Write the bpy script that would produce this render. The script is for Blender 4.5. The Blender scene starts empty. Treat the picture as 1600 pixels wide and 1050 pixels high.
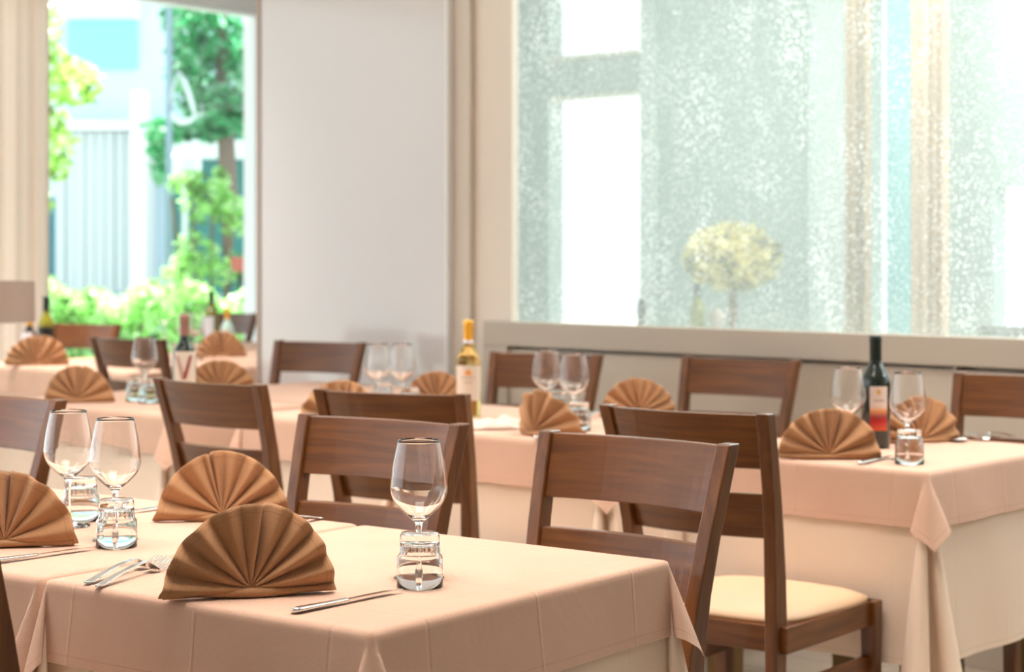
import bpy, bmesh, math, random
from mathutils import Vector, Matrix
random.seed(7)
PI = math.pi
C = bpy.context.scene.collection
S = bpy.context.scene

# ---------------------------------------------------------------- camera, world, lights, exposure
EYE = 1.24; FPX = 2900.0; HY = 400.0
cam = bpy.data.cameras.new('camera'); camo = bpy.data.objects.new('camera', cam); C.objects.link(camo)
camo.location = (0, 0, EYE); camo.rotation_euler = (PI / 2, 0, 0)
cam.sensor_width = 36; cam.lens = 36 * FPX / 1600; cam.shift_y = -(525 - HY) / 1600
cam.clip_start = 0.05; cam.clip_end = 200
cam.dof.use_dof = True; cam.dof.focus_distance = 2.85; cam.dof.aperture_fstop = 4.9
S.camera = camo
S.view_settings.view_transform = 'Standard'; S.view_settings.look = 'None'
S.view_settings.gamma = 1; S.view_settings.use_curve_mapping = False
S.view_settings.exposure = 0.06
S.cycles.use_denoising = True
S.cycles.max_bounces = 10; S.cycles.transmission_bounces = 10; S.cycles.transparent_max_bounces = 10
S.cycles.diffuse_bounces = 4; S.cycles.glossy_bounces = 4
S.cycles.caustics_reflective = False; S.cycles.caustics_refractive = True
S.cycles.sample_clamp_indirect = 6

wd = bpy.data.worlds.new('world'); S.world = wd; wd.use_nodes = True
bg = wd.node_tree.nodes['Background']
bg.inputs[0].default_value = (0.89, 0.95, 1.0, 1); bg.inputs[1].default_value = 1.75

def light(name, kind, loc, target, energy, color, size=1.0, size_y=None, spread=None):
    l = bpy.data.lights.new(name, kind); l.energy = energy; l.color = color
    if kind == 'AREA':
        l.size = size
        if spread: l.spread = spread
        if size_y: l.shape = 'RECTANGLE'; l.size_y = size_y
    o = bpy.data.objects.new(name, l); C.objects.link(o); o.location = loc
    d = Vector(target) - Vector(loc)
    o.rotation_euler = d.to_track_quat('-Z', 'Y').to_euler()
    return o
sun = light('sun', 'SUN', (-9.5, 28.4, 29), (-3.0, 14, 0), 22.0, (1.0, 0.96, 0.86)); sun.data.angle = 0.03
# ceiling lamps of the dining room (warm) and the daylight of the glazed left side (cool)
for x, y, e in [(-0.25, 3.0, 22), (-0.9, 5.3, 24), (1.2, 4.5, 21), (-1.7, 3.9, 22), (-2.3, 8.4, 46)]:
    light('ceiling_lamp_light', 'AREA', (x, y, 2.85), (x, y, 0), e, (1.0, 0.90, 0.81), 1.1, None, 1.75)
light('left_daylight', 'AREA', (-4.6, 4.0, 1.7), (0, 4.3, 0.9), 20, (0.84, 0.92, 1.0), 5.0, 2.2)
for x, y in [(1.45, 7.5), (3.0, 6.05), (4.5, 4.65)]:
    light('next_room_fill', 'AREA', (x, y, 2.95), (x, y, 0), 75, (0.96, 1.0, 0.98), 1.2)  # added fill lamps, out of view, brighten the roofed next room

# ---------------------------------------------------------------- helpers
def P(px, py, z=0.75):
    Y = (EYE - z) * FPX / (py - HY)
    return Vector(((px - 800) / FPX * Y, Y, z))
def PX(px, Y, z=0.75): return Vector(((px - 800) / FPX * Y, Y, z))
def V(*a): return Vector(a)

def tag(o, label=None, cat=None, group=None, kind=None):
    if label: o['label'] = label
    if cat: o['category'] = cat
    if group: o['group'] = group
    if kind: o['kind'] = kind
    return o
def thing(name, label, cat, loc=(0, 0, 0), rz=0, group=None):
    o = bpy.data.objects.new(name, None); C.objects.link(o)
    o.location = loc; o.rotation_euler = (0, 0, rz); o.empty_display_size = 0.05
    return tag(o, label, cat, group)
def copy_tree(o, parent=None):
    c = o.copy(); C.objects.link(c); c.parent = parent
    for ch in o.children: copy_tree(ch, c)
    return c

class MB:
    def __init__(s): s.v = []; s.f = []; s.uv = {}
    def add(s, vs, fs):
        b = len(s.v); s.v += [tuple(v) for v in vs]; s.f += [tuple(b + i for i in f) for f in fs]; return b
    def box(s, x0, x1, y0, y1, z0, z1):
        s.add([(x0, y0, z0), (x1, y0, z0), (x1, y1, z0), (x0, y1, z0), (x0, y0, z1), (x1, y0, z1), (x1, y1, z1), (x0, y1, z1)],
              [(3, 2, 1, 0), (4, 5, 6, 7), (0, 1, 5, 4), (1, 2, 6, 5), (2, 3, 7, 6), (3, 0, 4, 7)]); return s
    def loft(s, rings, cap=True, closed=True):
        n = len(rings[0]); vs = [v for r in rings for v in r]; fs = []
        for i in range(len(rings) - 1):
            for j in range(n if closed else n - 1):
                a = i * n + j; b = i * n + (j + 1) % n
                fs.append((a, b, b + n, a + n))
        if cap: fs.append(tuple(reversed(range(n)))); fs.append(tuple(range((len(rings) - 1) * n, len(rings) * n)))
        s.add(vs, fs); return s
    def lathe(s, prof, n=48, mod=None):
        vs = []; fs = []; idx = []
        for (r, z) in prof:
            if r < 1e-6: idx.append([len(vs)]); vs.append((0, 0, z))
            else:
                row = []
                for k in range(n):
                    a = 2 * PI * k / n; rr = r * (mod(a, r, z) if mod else 1)
                    row.append(len(vs)); vs.append((rr * math.cos(a), rr * math.sin(a), z))
                idx.append(row)
        for A, B in zip(idx[:-1], idx[1:]):
            for k in range(n):
                k2 = (k + 1) % n
                if len(A) == 1 and len(B) == 1: break
                if len(A) == 1: fs.append((A[0], B[k2], B[k]))
                elif len(B) == 1: fs.append((A[k], A[k2], B[0]))
                else: fs.append((A[k], A[k2], B[k2], B[k]))
        s.add(vs, fs); return s
    def tube(s, pts, r, n=8):
        rings = []
        for i, p in enumerate(pts):
            p = Vector(p); a = Vector(pts[max(i - 1, 0)]); b = Vector(pts[min(i + 1, len(pts) - 1)])
            t = (b - a).normalized(); u = t.cross(Vector((0, 0, 1)))
            if u.length < 1e-3: u = Vector((1, 0, 0))
            u.normalize(); w = u.cross(t); rr = r[i] if isinstance(r, (list, tuple)) else r
            rings.append([p + u * rr * math.cos(2 * PI * k / n) + w * rr * math.sin(2 * PI * k / n) for k in range(n)])
        return s.loft(rings)
    def build(s, name, mat, parent=None, smooth=False, bevel=0, seg=2, uv=None, sub=0, loc=None, rz=None, solid=0):
        me = bpy.data.meshes.new(name); me.from_pydata(s.v, [], s.f); me.update()
        if uv:
            for ln, vals in uv.items():
                l = me.uv_layers.new(name=ln)
                for lp in me.loops: l.data[lp.index].uv = vals[lp.vertex_index]
        if smooth: me.polygons.foreach_set('use_smooth', [True] * len(me.polygons))
        me.materials.append(mat)
        o = bpy.data.objects.new(name, me); C.objects.link(o)
        if parent: o.parent = parent
        if loc is not None: o.location = loc
        if rz is not None: o.rotation_euler = (0, 0, rz)
        if solid:
            m = o.modifiers.new('s', 'SOLIDIFY'); m.thickness = solid; m.offset = -1
        if bevel:
            m = o.modifiers.new('b', 'BEVEL'); m.width = bevel; m.segments = seg; m.limit_method = 'ANGLE'
            m.harden_normals = False
            me.polygons.foreach_set('use_smooth', [False] * len(me.polygons))
        if sub:
            m = o.modifiers.new('u', 'SUBSURF'); m.levels = sub; m.render_levels = sub
        return o

# ---------------------------------------------------------------- materials
def mat(name, col=(.8, .8, .8), rough=.5, metal=0, trans=0, ior=1.45, coat=0, alpha=1, emis=None, es=0, spec=None, sheen=0):
    m = bpy.data.materials.new(name); m.use_nodes = True
    b = m.node_tree.nodes['Principled BSDF']
    b.inputs['Base Color'].default_value = (*col, 1); b.inputs['Roughness'].default_value = rough
    b.inputs['Metallic'].default_value = metal; b.inputs['Transmission Weight'].default_value = trans
    b.inputs['IOR'].default_value = ior; b.inputs['Coat Weight'].default_value = coat
    b.inputs['Alpha'].default_value = alpha
    if spec is not None: b.inputs['Specular IOR Level'].default_value = spec
    if sheen: b.inputs['Sheen Weight'].default_value = sheen
    if emis: b.inputs['Emission Color'].default_value = (*emis, 1); b.inputs['Emission Strength'].default_value = es
    return m
def N(m, t, **k):
    n = m.node_tree.nodes.new(t)
    for a, b in k.items():
        if a.startswith('i_'): n.inputs[int(a[2:])].default_value = b
        else: setattr(n, a, b)
    return n
def L(m, a, b): m.node_tree.links.new(a, b)
def ramp(m, fac, stops, interp='LINEAR'):
    r = N(m, 'ShaderNodeValToRGB'); r.color_ramp.interpolation = interp
    e = r.color_ramp.elements
    while len(e) < len(stops): e.new(0.5)
    for k, (p, c) in enumerate(stops): e[k].position = p; e[k].color = (*c, 1)
    L(m, fac, r.inputs[0]); return r
def mth(m, op, a, b=None, c=None):
    n = N(m, 'ShaderNodeMath', operation=op)
    for i, x in enumerate((a, b, c)):
        if x is None: continue
        if hasattr(x, 'links') or hasattr(x, 'is_output'): L(m, x, n.inputs[i])
        else: n.inputs[i].default_value = x
    return n.outputs[0]
def bsdf(m): return m.node_tree.nodes['Principled BSDF']

def wood(name, scale, dark=(.080, .025, .006), mid=(.130, .042, .0075), lite=(.185, .064, .013)):
    m = mat(name, mid, .36, coat=.28); b = bsdf(m)
    tc = N(m, 'ShaderNodeTexCoord'); oi = N(m, 'ShaderNodeObjectInfo')
    ad = N(m, 'ShaderNodeVectorMath', operation='ADD'); sc = N(m, 'ShaderNodeVectorMath', operation='SCALE')
    L(m, oi.outputs['Location'], sc.inputs[0]); sc.inputs['Scale'].default_value = .37
    L(m, tc.outputs['Object'], ad.inputs[0]); L(m, sc.outputs[0], ad.inputs[1])
    mp = N(m, 'ShaderNodeMapping'); mp.inputs['Scale'].default_value = scale
    L(m, ad.outputs[0], mp.inputs['Vector'])
    n1 = N(m, 'ShaderNodeTexNoise'); n1.inputs['Scale'].default_value = 1.0; n1.inputs['Detail'].default_value = 5; n1.inputs['Distortion'].default_value = .6
    L(m, mp.outputs[0], n1.inputs['Vector'])
    r = ramp(m, n1.outputs[0], [(.28, dark), (.5, mid), (.75, lite)])
    L(m, r.outputs[0], b.inputs['Base Color'])
    bp = N(m, 'ShaderNodeBump'); bp.inputs['Strength'].default_value = .06; bp.inputs['Distance'].default_value = .002
    L(m, n1.outputs[0], bp.inputs['Height']); L(m, bp.outputs[0], b.inputs['Normal'])
    return m
M_rail = wood('wood_rail', (4, 14, 60)); M_post = wood('wood_post', (60, 50, 4)); M_side = wood('wood_apron', (30, 4, 60))

def fabric(name, c1, c2, weave=.0022, crease=(), rough=.85, wstr=.35, hem=.014, tw=.06):
    m = mat(name, c1, rough, spec=.25, sheen=.15); b = bsdf(m)
    uv = N(m, 'ShaderNodeUVMap', uv_map='UVMap'); sp = N(m, 'ShaderNodeSeparateXYZ'); L(m, uv.outputs[0], sp.inputs[0])
    k = 2 * PI / weave
    su = mth(m, 'SINE', mth(m, 'MULTIPLY', sp.outputs[0], k)); sv = mth(m, 'SINE', mth(m, 'MULTIPLY', sp.outputs[1], k))
    w = mth(m, 'MULTIPLY', su, sv)
    ns = N(m, 'ShaderNodeTexNoise'); ns.inputs['Scale'].default_value = 420; ns.inputs['Detail'].default_value = 2
    L(m, uv.outputs[0], ns.inputs['Vector'])
    nb = N(m, 'ShaderNodeTexNoise'); nb.inputs['Scale'].default_value = 7; nb.inputs['Detail'].default_value = 3
    L(m, uv.outputs[0], nb.inputs['Vector'])
    f = mth(m, 'ADD', mth(m, 'MULTIPLY', w, .34), mth(m, 'ADD', mth(m, 'MULTIPLY', ns.outputs[0], .6), mth(m, 'MULTIPLY', nb.outputs[0], .4)))
    r = ramp(m, f, [(.25, c2), (.75, c1)])
    ed = N(m, 'ShaderNodeUVMap', uv_map='edge'); se = N(m, 'ShaderNodeSeparateXYZ'); L(m, ed.outputs[0], se.inputs[0])
    # stitched hem line
    dl = mth(m, 'ABSOLUTE', mth(m, 'SUBTRACT', se.outputs[0], hem))
    ln = mth(m, 'SUBTRACT', 1, mth(m, 'SMOOTH_MIN', mth(m, 'DIVIDE', dl, .0016), 1.0, .1))
    mx = N(m, 'ShaderNodeMix', data_type='RGBA', blend_type='MULTIPLY'); L(m, mth(m, 'MULTIPLY', ln, .35), mx.inputs[0])
    L(m, r.outputs[0], mx.inputs[6]); mx.inputs[7].default_value = (.55, .42, .35, 1)
    L(m, mx.outputs[2], b.inputs['Base Color'])
    h = mth(m, 'ADD', mth(m, 'MULTIPLY', w, .00012), mth(m, 'MULTIPLY', ns.outputs[0], .0002))
    hb = mth(m, 'MULTIPLY', mth(m, 'LESS_THAN', se.outputs[0], hem), .0006)
    h = mth(m, 'ADD', h, hb)
    nw = N(m, 'ShaderNodeTexNoise'); nw.inputs['Scale'].default_value = 9; nw.inputs['Detail'].default_value = 2; nw.inputs['Distortion'].default_value = 1.2
    L(m, uv.outputs[0], nw.inputs['Vector'])
    h = mth(m, 'ADD', h, mth(m, 'MULTIPLY', nw.outputs[0], .0022))
    for ax, pos, s in crease:
        d = mth(m, 'DIVIDE', mth(m, 'SUBTRACT', sp.outputs[ax], pos), .0028)
        g = mth(m, 'EXPONENT', mth(m, 'MULTIPLY', mth(m, 'MULTIPLY', d, d), -1))
        h = mth(m, 'ADD', h, mth(m, 'MULTIPLY', g, s))
    bp = N(m, 'ShaderNodeBump'); bp.inputs['Strength'].default_value = wstr; bp.inputs['Distance'].default_value = 1.0
    L(m, h, bp.inputs['Height']); L(m, bp.outputs[0], b.inputs['Normal'])
    out = [n for n in m.node_tree.nodes if n.type == 'OUTPUT_MATERIAL'][0]
    tl_ = N(m, 'ShaderNodeBsdfTranslucent'); L(m, mx.outputs[2], tl_.inputs[0]); L(m, bp.outputs[0], tl_.inputs[1])
    ms = N(m, 'ShaderNodeMixShader'); ms.inputs[0].default_value = tw; L(m, b.outputs[0], ms.inputs[1]); L(m, tl_.outputs[0], ms.inputs[2]); L(m, ms.outputs[0], out.inputs[0])
    return m
CR = [(0, 0.0, .0012), (0, .26, -.0011), (0, -.26, .0011), (1, 0.0, .0012), (1, .25, .001), (1, -.25, -.0011)]
M_over = fabric('rose_beige_cloth', (.77, .51, .385), (.60, .375, .27), .0034, CR, wstr=.8)
M_under = fabric('cream_cloth', (.96, .785, .64), (.92, .73, .57), .0026, CR, wstr=.6, tw=.12)
M_nap = fabric('bronze_linen', (.55, .30, .155), (.37, .185, .082), .0030, (), wstr=.9, hem=.012)
M_pale = fabric('pale_linen', (.86, .70, .62), (.72, .55, .47), .0030, ())

def glass_mat(name, col=(1, 1, 1), rough=0.0, ior=1.5):
    m = bpy.data.materials.new(name); m.use_nodes = True; nt = m.node_tree; nt.nodes.clear()
    g = N(m, 'ShaderNodeBsdfGlass'); g.inputs['Color'].default_value = (*col, 1); g.inputs['Roughness'].default_value = rough; g.inputs['IOR'].default_value = ior
    o = N(m, 'ShaderNodeOutputMaterial'); L(m, g.outputs[0], o.inputs[0]); return m
def pane_mat(name, tint=(.95, 1, .99)):
    m = bpy.data.materials.new(name); m.use_nodes = True; m.node_tree.nodes.clear()
    t = N(m, 'ShaderNodeBsdfTransparent'); t.inputs[0].default_value = (*tint, 1)
    g = N(m, 'ShaderNodeBsdfGlossy'); g.inputs['Roughness'].default_value = .02
    fr = N(m, 'ShaderNodeFresnel'); fr.inputs[0].default_value = 1.25
    mx = N(m, 'ShaderNodeMixShader'); L(m, fr.outputs[0], mx.inputs[0]); L(m, t.outputs[0], mx.inputs[1]); L(m, g.outputs[0], mx.inputs[2])
    o = N(m, 'ShaderNodeOutputMaterial'); L(m, mx.outputs[0], o.inputs[0]); return m
M_glass = glass_mat('clear_glass', ior=1.45)
M_tglass = glass_mat('pressed_glass', ior=1.38); M_pane = pane_mat('window_glass')
M_white = mat('white_paint', (.86, .86, .86), .4)
M_gloss = mat('glossy_white_panel', (.72, .70, .71), .16, coat=.5)
M_cream = mat('cream_paint', (.84, .76, .67), .55)
M_wains = mat('beige_paint', (.51, .455, .38), .5)
M_metal = mat('polished_steel', (.80, .79, .78), .12, metal=1)
M_cush = mat('cream_leather', (.72, .49, .31), .42)
M_tleg = mat('olive_brown_wood', (.22, .13, .04), .5)
M_green = mat('dark_glass', (.004, .012, .008), .05, coat=.6)
M_olive = mat('olive_glass', (.20, .19, .01), .08, coat=.5)
M_wine = glass_mat('white_wine_glass', (.93, .88, .58), 0, 1.4)
M_pgreen = mat('pale_green_bottle', (.55, .80, .72), .1, coat=.4)
M_caps_y = mat('gold_capsule', (.85, .45, .05), .3, metal=.3)
M_caps_d = mat('dark_capsule', (.012, .025, .02), .3)
M_caps_b = mat('brown_capsule', (.33, .17, .13), .35)
M_lab = mat('cream_label', (.70, .60, .50), .6)
M_lab2 = mat('white_label', (.82, .82, .90), .6)
M_ink = mat('grey_ink', (.35, .27, .22), .6); M_red = mat('dark_red_ink', (.26, .02, .02), .6); M_org = mat('orange_ink', (.75, .30, .06), .5)
M_shade = mat('linen_lampshade', (.40, .31, .26), .8)
M_blk = mat('black_plastic', (.01, .01, .012), .3)

# ---------------------------------------------------------------- setting
WN = V(.683, .730, 0).normalized(); WD = V(-.730, .683, 0).normalized()     # normal and leftward direction of right wall
WYAW = math.atan2(-WD.y, -WD.x)
def wp(px, c, z=0):
    """point where the view column px meets the vertical plane n.p = c"""
    Y = c / (WN.x * (px - 800) / FPX + WN.y); return V((px - 800) / FPX * Y, Y, z)
def zy(y, Y): return EYE - (y - HY) * Y / FPX
def wbox(mb, a, b, c0, c1, z0, z1):
    """box between wall coordinates a..b (m along -WD) on planes c0..c1"""
    vs = []
    for z in (z0, z1):
        for (s, c) in ((a, c0), (b, c0), (b, c1), (a, c1)):
            p = WN * c - WD * s; vs.append((p.x, p.y, z))
    mb.add(vs, [(3, 2, 1, 0), (4, 5, 6, 7), (0, 1, 5, 4), (1, 2, 6, 5), (2, 3, 7, 6), (3, 0, 4, 7)])
def ws(px, c): return -(wp(px, c).dot(WD))
def struct(name, mb, m, **k):
    o = mb.build(name, m, **k); o['kind'] = 'structure'; return o

# floor
m = mat('floor_tiles', (.55, .47, .40), .25); tc = N(m, 'ShaderNodeTexCoord'); br = N(m, 'ShaderNodeTexBrick')
mp = N(m, 'ShaderNodeMapping'); mp.inputs['Rotation'].default_value = (0, 0, .75); L(m, tc.outputs['Object'], mp.inputs[0]); L(m, mp.outputs[0], br.inputs[0])
br.inputs['Color1'].default_value = (.50, .43, .365, 1); br.inputs['Color2'].default_value = (.42, .36, .30, 1); br.inputs['Mortar'].default_value = (.33, .28, .24, 1)
br.inputs['Scale'].default_value = 1; br.inputs['Mortar Size'].default_value = .004; br.inputs['Brick Width'].default_value = 1.2; br.inputs['Row Height'].default_value = .2
L(m, br.outputs[0], bsdf(m).inputs['Base Color'])
GN = V(-.806, .592, 0).normalized(); GD = V(.592, .806, 0).normalized()     # normal (outward) and rightward-away direction of the glazed wall
G0 = V(-1.655, 12.0, 0)
def gp(t, off=0, z=0): p = G0 + GD * t + GN * off; return V(p.x, p.y, z)
def gt(px):
    k = (px - 800) / FPX; return (k * G0.y - G0.x) / (GD.x - k * GD.y)
def gbox(mb, t0, t1, o0, o1, z0, z1):
    vs = []
    for z in (z0, z1):
        for (t, o) in ((t0, o0), (t1, o0), (t1, o1), (t0, o1)):
            p = gp(t, o); vs.append((p.x, p.y, z))
    mb.add(vs, [(0, 1, 2, 3), (7, 6, 5, 4), (0, 4, 5, 1), (1, 5, 6, 2), (2, 6, 7, 3), (3, 7, 4, 0)])
# the room's plan: right wall line c=5.10, glazed wall line through G0
CW = 5.10
def isect():
    # intersection of right wall line and glazed wall line
    t = (CW - G0.dot(WN)) / GD.dot(WN); return gp(t)
pc = isect()
fl = MB()
q1 = WN * CW + WD * -(ws(417, CW)); q0 = WN * CW - WD * (ws(800, CW) + 4.4)
qa = WN * 6.2 - WD * ws(417, CW); qb = gp(gt(417) + .62)
pts = [q0, q1, qa, qb, gp(-16), V(-9, -3, 0), V(q0.x, -3, 0)]
fl.add([(p.x, p.y, -.1) for p in pts] + [(p.x, p.y, 0) for p in pts],
       [(0, 1, 2, 3, 4, 5, 6), (13, 12, 11, 10, 9, 8, 7)] + [(i, i + 7, (i + 1) % 7 + 7, (i + 1) % 7) for i in range(7)])
struct('floor', fl, m)
ce = MB(); ce.add([(p.x, p.y, 3.1) for p in pts] + [(p.x, p.y, 3.2) for p in pts],
       [(0, 1, 2, 3, 4, 5, 6), (13, 12, 11, 10, 9, 8, 7)] + [(i, i + 7, (i + 1) % 7 + 7, (i + 1) % 7) for i in range(7)])
struct('ceiling', ce, M_white)

# right wall: cream pier, white glossy panel to the left, textured window above a panelled ledge
s_gl = ws(800, CW); s_corner = ws(757, CW - .06); s_end = ws(417, CW); s_pan = ws(697, CW - .05)
LEDGE = .995
w = MB()
wbox(w, s_end, s_gl, CW, CW + .04, 0, 3.1)               # solid stretch
wbox(w, s_gl, s_gl + 4.4, CW, CW + .16, 0, LEDGE - .02)    # below the glass
wbox(w, s_gl, s_gl + 4.4, CW, CW + .16, 2.75, 3.1)
struct('wall_right', w, M_cream)
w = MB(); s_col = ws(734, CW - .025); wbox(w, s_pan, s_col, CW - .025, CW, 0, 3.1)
struct('trim_3', w, mat('cream_painted_shade', (.70, .63, .55), .55))  # darker cream puts the soft shade beside the panel into the colour
# wainscot box with recessed panels
w = MB(); c0 = CW - .07
wbox(w, s_corner, s_gl + 4.4, c0, CW - .001, .905, LEDGE)
wbox(w, s_corner, ws(792, c0), c0, CW - .001, 0, .905)
for px0 in (1488,):
    wbox(w, ws(px0, c0) - .006, ws(px0, c0) + .006, c0 + .012, CW - .001, .08, .905)
wbox(w, s_corner, s_gl + 4.4, c0, CW - .001, 0, .08)
struct('trim_1', w, M_wains, bevel=.003)
w = MB(); wbox(w, ws(792, c0), s_gl + 4.4, c0 + .018, CW - .002, .08, .893)
struct('trim_2', w, mat('beige_panel', (.62, .55, .46), .45))
# glossy white panel
w = MB(); wbox(w, s_end + .02, s_pan, CW - .05, CW - .002, .04, 3.08)
struct('wall_left_panel', w, M_gloss, bevel=.003); bpy.data.objects['wall_left_panel'].name = 'wall_back'
w = MB(); wbox(w, s_end - .004, s_end + .018, CW - .055, CW + .02, 0, 3.1); struct('trim_4', w, mat('brown_edge', (.50, .40, .34), .5))
w = MB(); wbox(w, s_pan, s_pan + .012, CW - .055, CW - .002, .0, 3.1); struct('trim_5', w, M_white)  # white strip stands for the highlight along the panel's edge
# wall past the corner, out to the glazed wall
# the pier returns away from the viewer up to the glazed wall
w = MB(); wbox(w, s_end, s_end + .14, CW + .04, 6.2, 0, 3.1); struct('wall_far', w, M_white)
w = MB(); nv = (qb - qa).normalized(); nn_ = V(-nv.y, nv.x, 0) * -.12
w.add([(p.x, p.y, z) for z in (0, 3.1) for p in (qa, qb, qb + nn_, qa + nn_)], [(3, 2, 1, 0), (4, 5, 6, 7), (0, 1, 5, 4), (1, 2, 6, 5), (2, 3, 7, 6), (3, 0, 4, 7)])
struct('wall_corner', w, M_white)
w = MB(); w.box(-9.1, 3.9, -3.1, -3.0, 0, 3.1); struct('wall_near', w, M_cream)  # this and the next two walls: unseen, added to cut sky fill
w = MB(); q = WN * CW - WD * (s_gl + 4.35)
w.box(q.x, q.x + .1, -3, q.y, 0, 3.1); struct('wall_side', w, M_cream)
w = MB(); w.box(-9.1, -9, -3, -1.2, 0, 3.1); struct('wall_rear_left', w, M_cream)

# bubbled glass
m = bpy.data.materials.new('bubbled_glass'); m.use_nodes = True; m.node_tree.nodes.clear()
tc = N(m, 'ShaderNodeTexCoord'); mp = N(m, 'ShaderNodeMapping'); mp.inputs['Scale'].default_value = (1, 1, .55); L(m, tc.outputs['Object'], mp.inputs[0])
vo = N(m, 'ShaderNodeTexVoronoi'); vo.inputs['Scale'].default_value = 105; L(m, mp.outputs[0], vo.inputs['Vector'])
nz = N(m, 'ShaderNodeTexNoise'); nz.inputs['Scale'].default_value = 9; nz.inputs['Detail'].default_value = 3
mp2 = N(m, 'ShaderNodeMapping'); mp2.inputs['Scale'].default_value = (1, 1, .4); L(m, tc.outputs['Object'], mp2.inputs[0]); L(m, mp2.outputs[0], nz.inputs['Vector'])
rad = mth(m, 'ADD', mth(m, 'MULTIPLY', nz.outputs[0], .50), -.06)
bub = mth(m, 'LESS_THAN', vo.outputs['Distance'], rad)
n2 = N(m, 'ShaderNodeTexNoise'); n2.inputs['Scale'].default_value = 160; n2.inputs['Detail'].default_value = 2; L(m, mp.outputs[0], n2.inputs['Vector'])
gr = ramp(m, n2.outputs[0], [(.3, (0, 0, 0)), (.7, (1, 1, 1))])
tr = N(m, 'ShaderNodeBsdfTransparent'); tr.inputs[0].default_value = (.97, .99, .98, 1)
df = N(m, 'ShaderNodeBsdfDiffuse'); df.inputs[0].default_value = (.50, .56, .53, 1)
tl = N(m, 'ShaderNodeBsdfTranslucent'); tl.inputs[0].default_value = (.60, .67, .64, 1)
hz = N(m, 'ShaderNodeMixShader'); hz.inputs[0].default_value = .6; L(m, df.outputs[0], hz.inputs[1]); L(m, tl.outputs[0], hz.inputs[2])
base = N(m, 'ShaderNodeMixShader'); L(m, mth(m, 'ADD', .14, mth(m, 'MULTIPLY', gr.outputs[0], .26)), base.inputs[0]); L(m, tr.outputs[0], base.inputs[1]); L(m, hz.outputs[0], base.inputs[2])
t2 = N(m, 'ShaderNodeBsdfTranslucent'); t2.inputs[0].default_value = (1, 1, 1, 1)
t3 = N(m, 'ShaderNodeBsdfTransparent'); t3.inputs[0].default_value = (1, 1, 1, 1)
bb = N(m, 'ShaderNodeAddShader'); L(m, t2.outputs[0], bb.inputs[0])
dd2 = N(m, 'ShaderNodeBsdfDiffuse'); dd2.inputs[0].default_value = (.5, .5, .5, 1); L(m, dd2.outputs[0], bb.inputs[1])
fin = N(m, 'ShaderNodeMixShader'); L(m, mth(m, 'MULTIPLY', bub, .5), fin.inputs[0]); L(m, base.outputs[0], fin.inputs[1]); L(m, bb.outputs[0], fin.inputs[2])
o_ = N(m, 'ShaderNodeOutputMaterial'); L(m, fin.outputs[0], o_.inputs[0])
M_bub = m
w = MB(); wbox(w, s_gl, s_gl + 4.4, CW + .03, CW + .038, LEDGE - .02, 2.75)
struct('window_2', w, M_bub)

# glazed wall on the left
t_j = gt(412); t_r = gt(417)
w = MB(); gbox(w, t_j, t_r + .62, 0, .18, 0, 3.1); gbox(w, -14, t_j, 0, .16, 2.80, 3.1); gbox(w, -14, t_j, 0, .16, 0, .08)
struct('wall_left', w, mat('bright_white_paint', (.92, .92, .94), .5))
w = MB()
for t in (gt(45) - .02, -4.2, -6.5): gbox(w, t, t + .06, .05, .1, .08, 2.8)
gbox(w, -7, t_j, .04, .1, .08, .13)
f = struct('window_1', w, M_white)
w = MB(); gbox(w, -7, t_j, .07, .076, .1, 2.8); w.build('window_pane', M_pane, f)

# ---------------------------------------------------------------- beyond the bubbled window: the next room
def bwall(name, m, spans, c, th=.12, kind=None):
    w = MB()
    for (p0, p1, z0, z1) in spans: wbox(w, ws(p0, c), ws(p1, c), c, c + th, z0, z1)
    return w.build(name, m)
CB = 7.6
gz = lambda y, px: zy(y, wp(px, CB).y)
M_bw = mat('sage_grey_wall', (.40, .47, .45), .7)
o = bwall('wall_next_room', M_bw, [(640, 857, 0, 5.4), (857, 1000, gz(150, 930), gz(88, 930)), (1000, 1358, 0, 5.4), (1420, 1552, 0, 5.4), (1552, 1700, gz(290, 1600), 5.4)], CB); o['kind'] = 'structure'; o.name = 'wall_outer'
o = bwall('trim_6', mat('pale_sand_paint', (.80, .72, .62), .6), [(857, 1000, gz(91, 930), gz(84, 930)), (857, 1000, gz(155, 930), gz(149, 930))], CB - .03, .03); o['kind'] = 'structure'
o = bwall('trim_7', mat('grey_frame', (.52, .58, .56), .6), [(1000, 1018, 0, 5.4), (1262, 1268, 0, 5.4)], CB - .05, .05); o['kind'] = 'structure'
o = bwall('trim_8', mat('light_grey_pier', (.60, .66, .66), .6), [(1268, 1318, 0, 5.4)], CB - .02, .02); o['kind'] = 'structure'
o = bwall('window_3', mat('turquoise_glass', (.30, .62, .66), .3), [(1385, 1420, 0, 5.4)], CB - .1, .02); o['kind'] = 'structure'
rf = MB(); wbox(rf, ws(640, CB), ws(2600, CB), CW + .16, CB + 1.2, 3.05, 3.15); o = rf.build('ceiling_sun_block', M_bw); o['kind'] = 'structure'  # unseen roof added to keep sun from coming through the bubbled glass
fl = MB(); wbox(fl, ws(640, CB), ws(1900, CB), CW + .16, CB + 1.5, -.1, 0); o = fl.build('floor_next_room', mat('grey_floor', (.5, .5, .5), .6)); o['kind'] = 'structure'; o.name = 'floor_outer'

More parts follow.
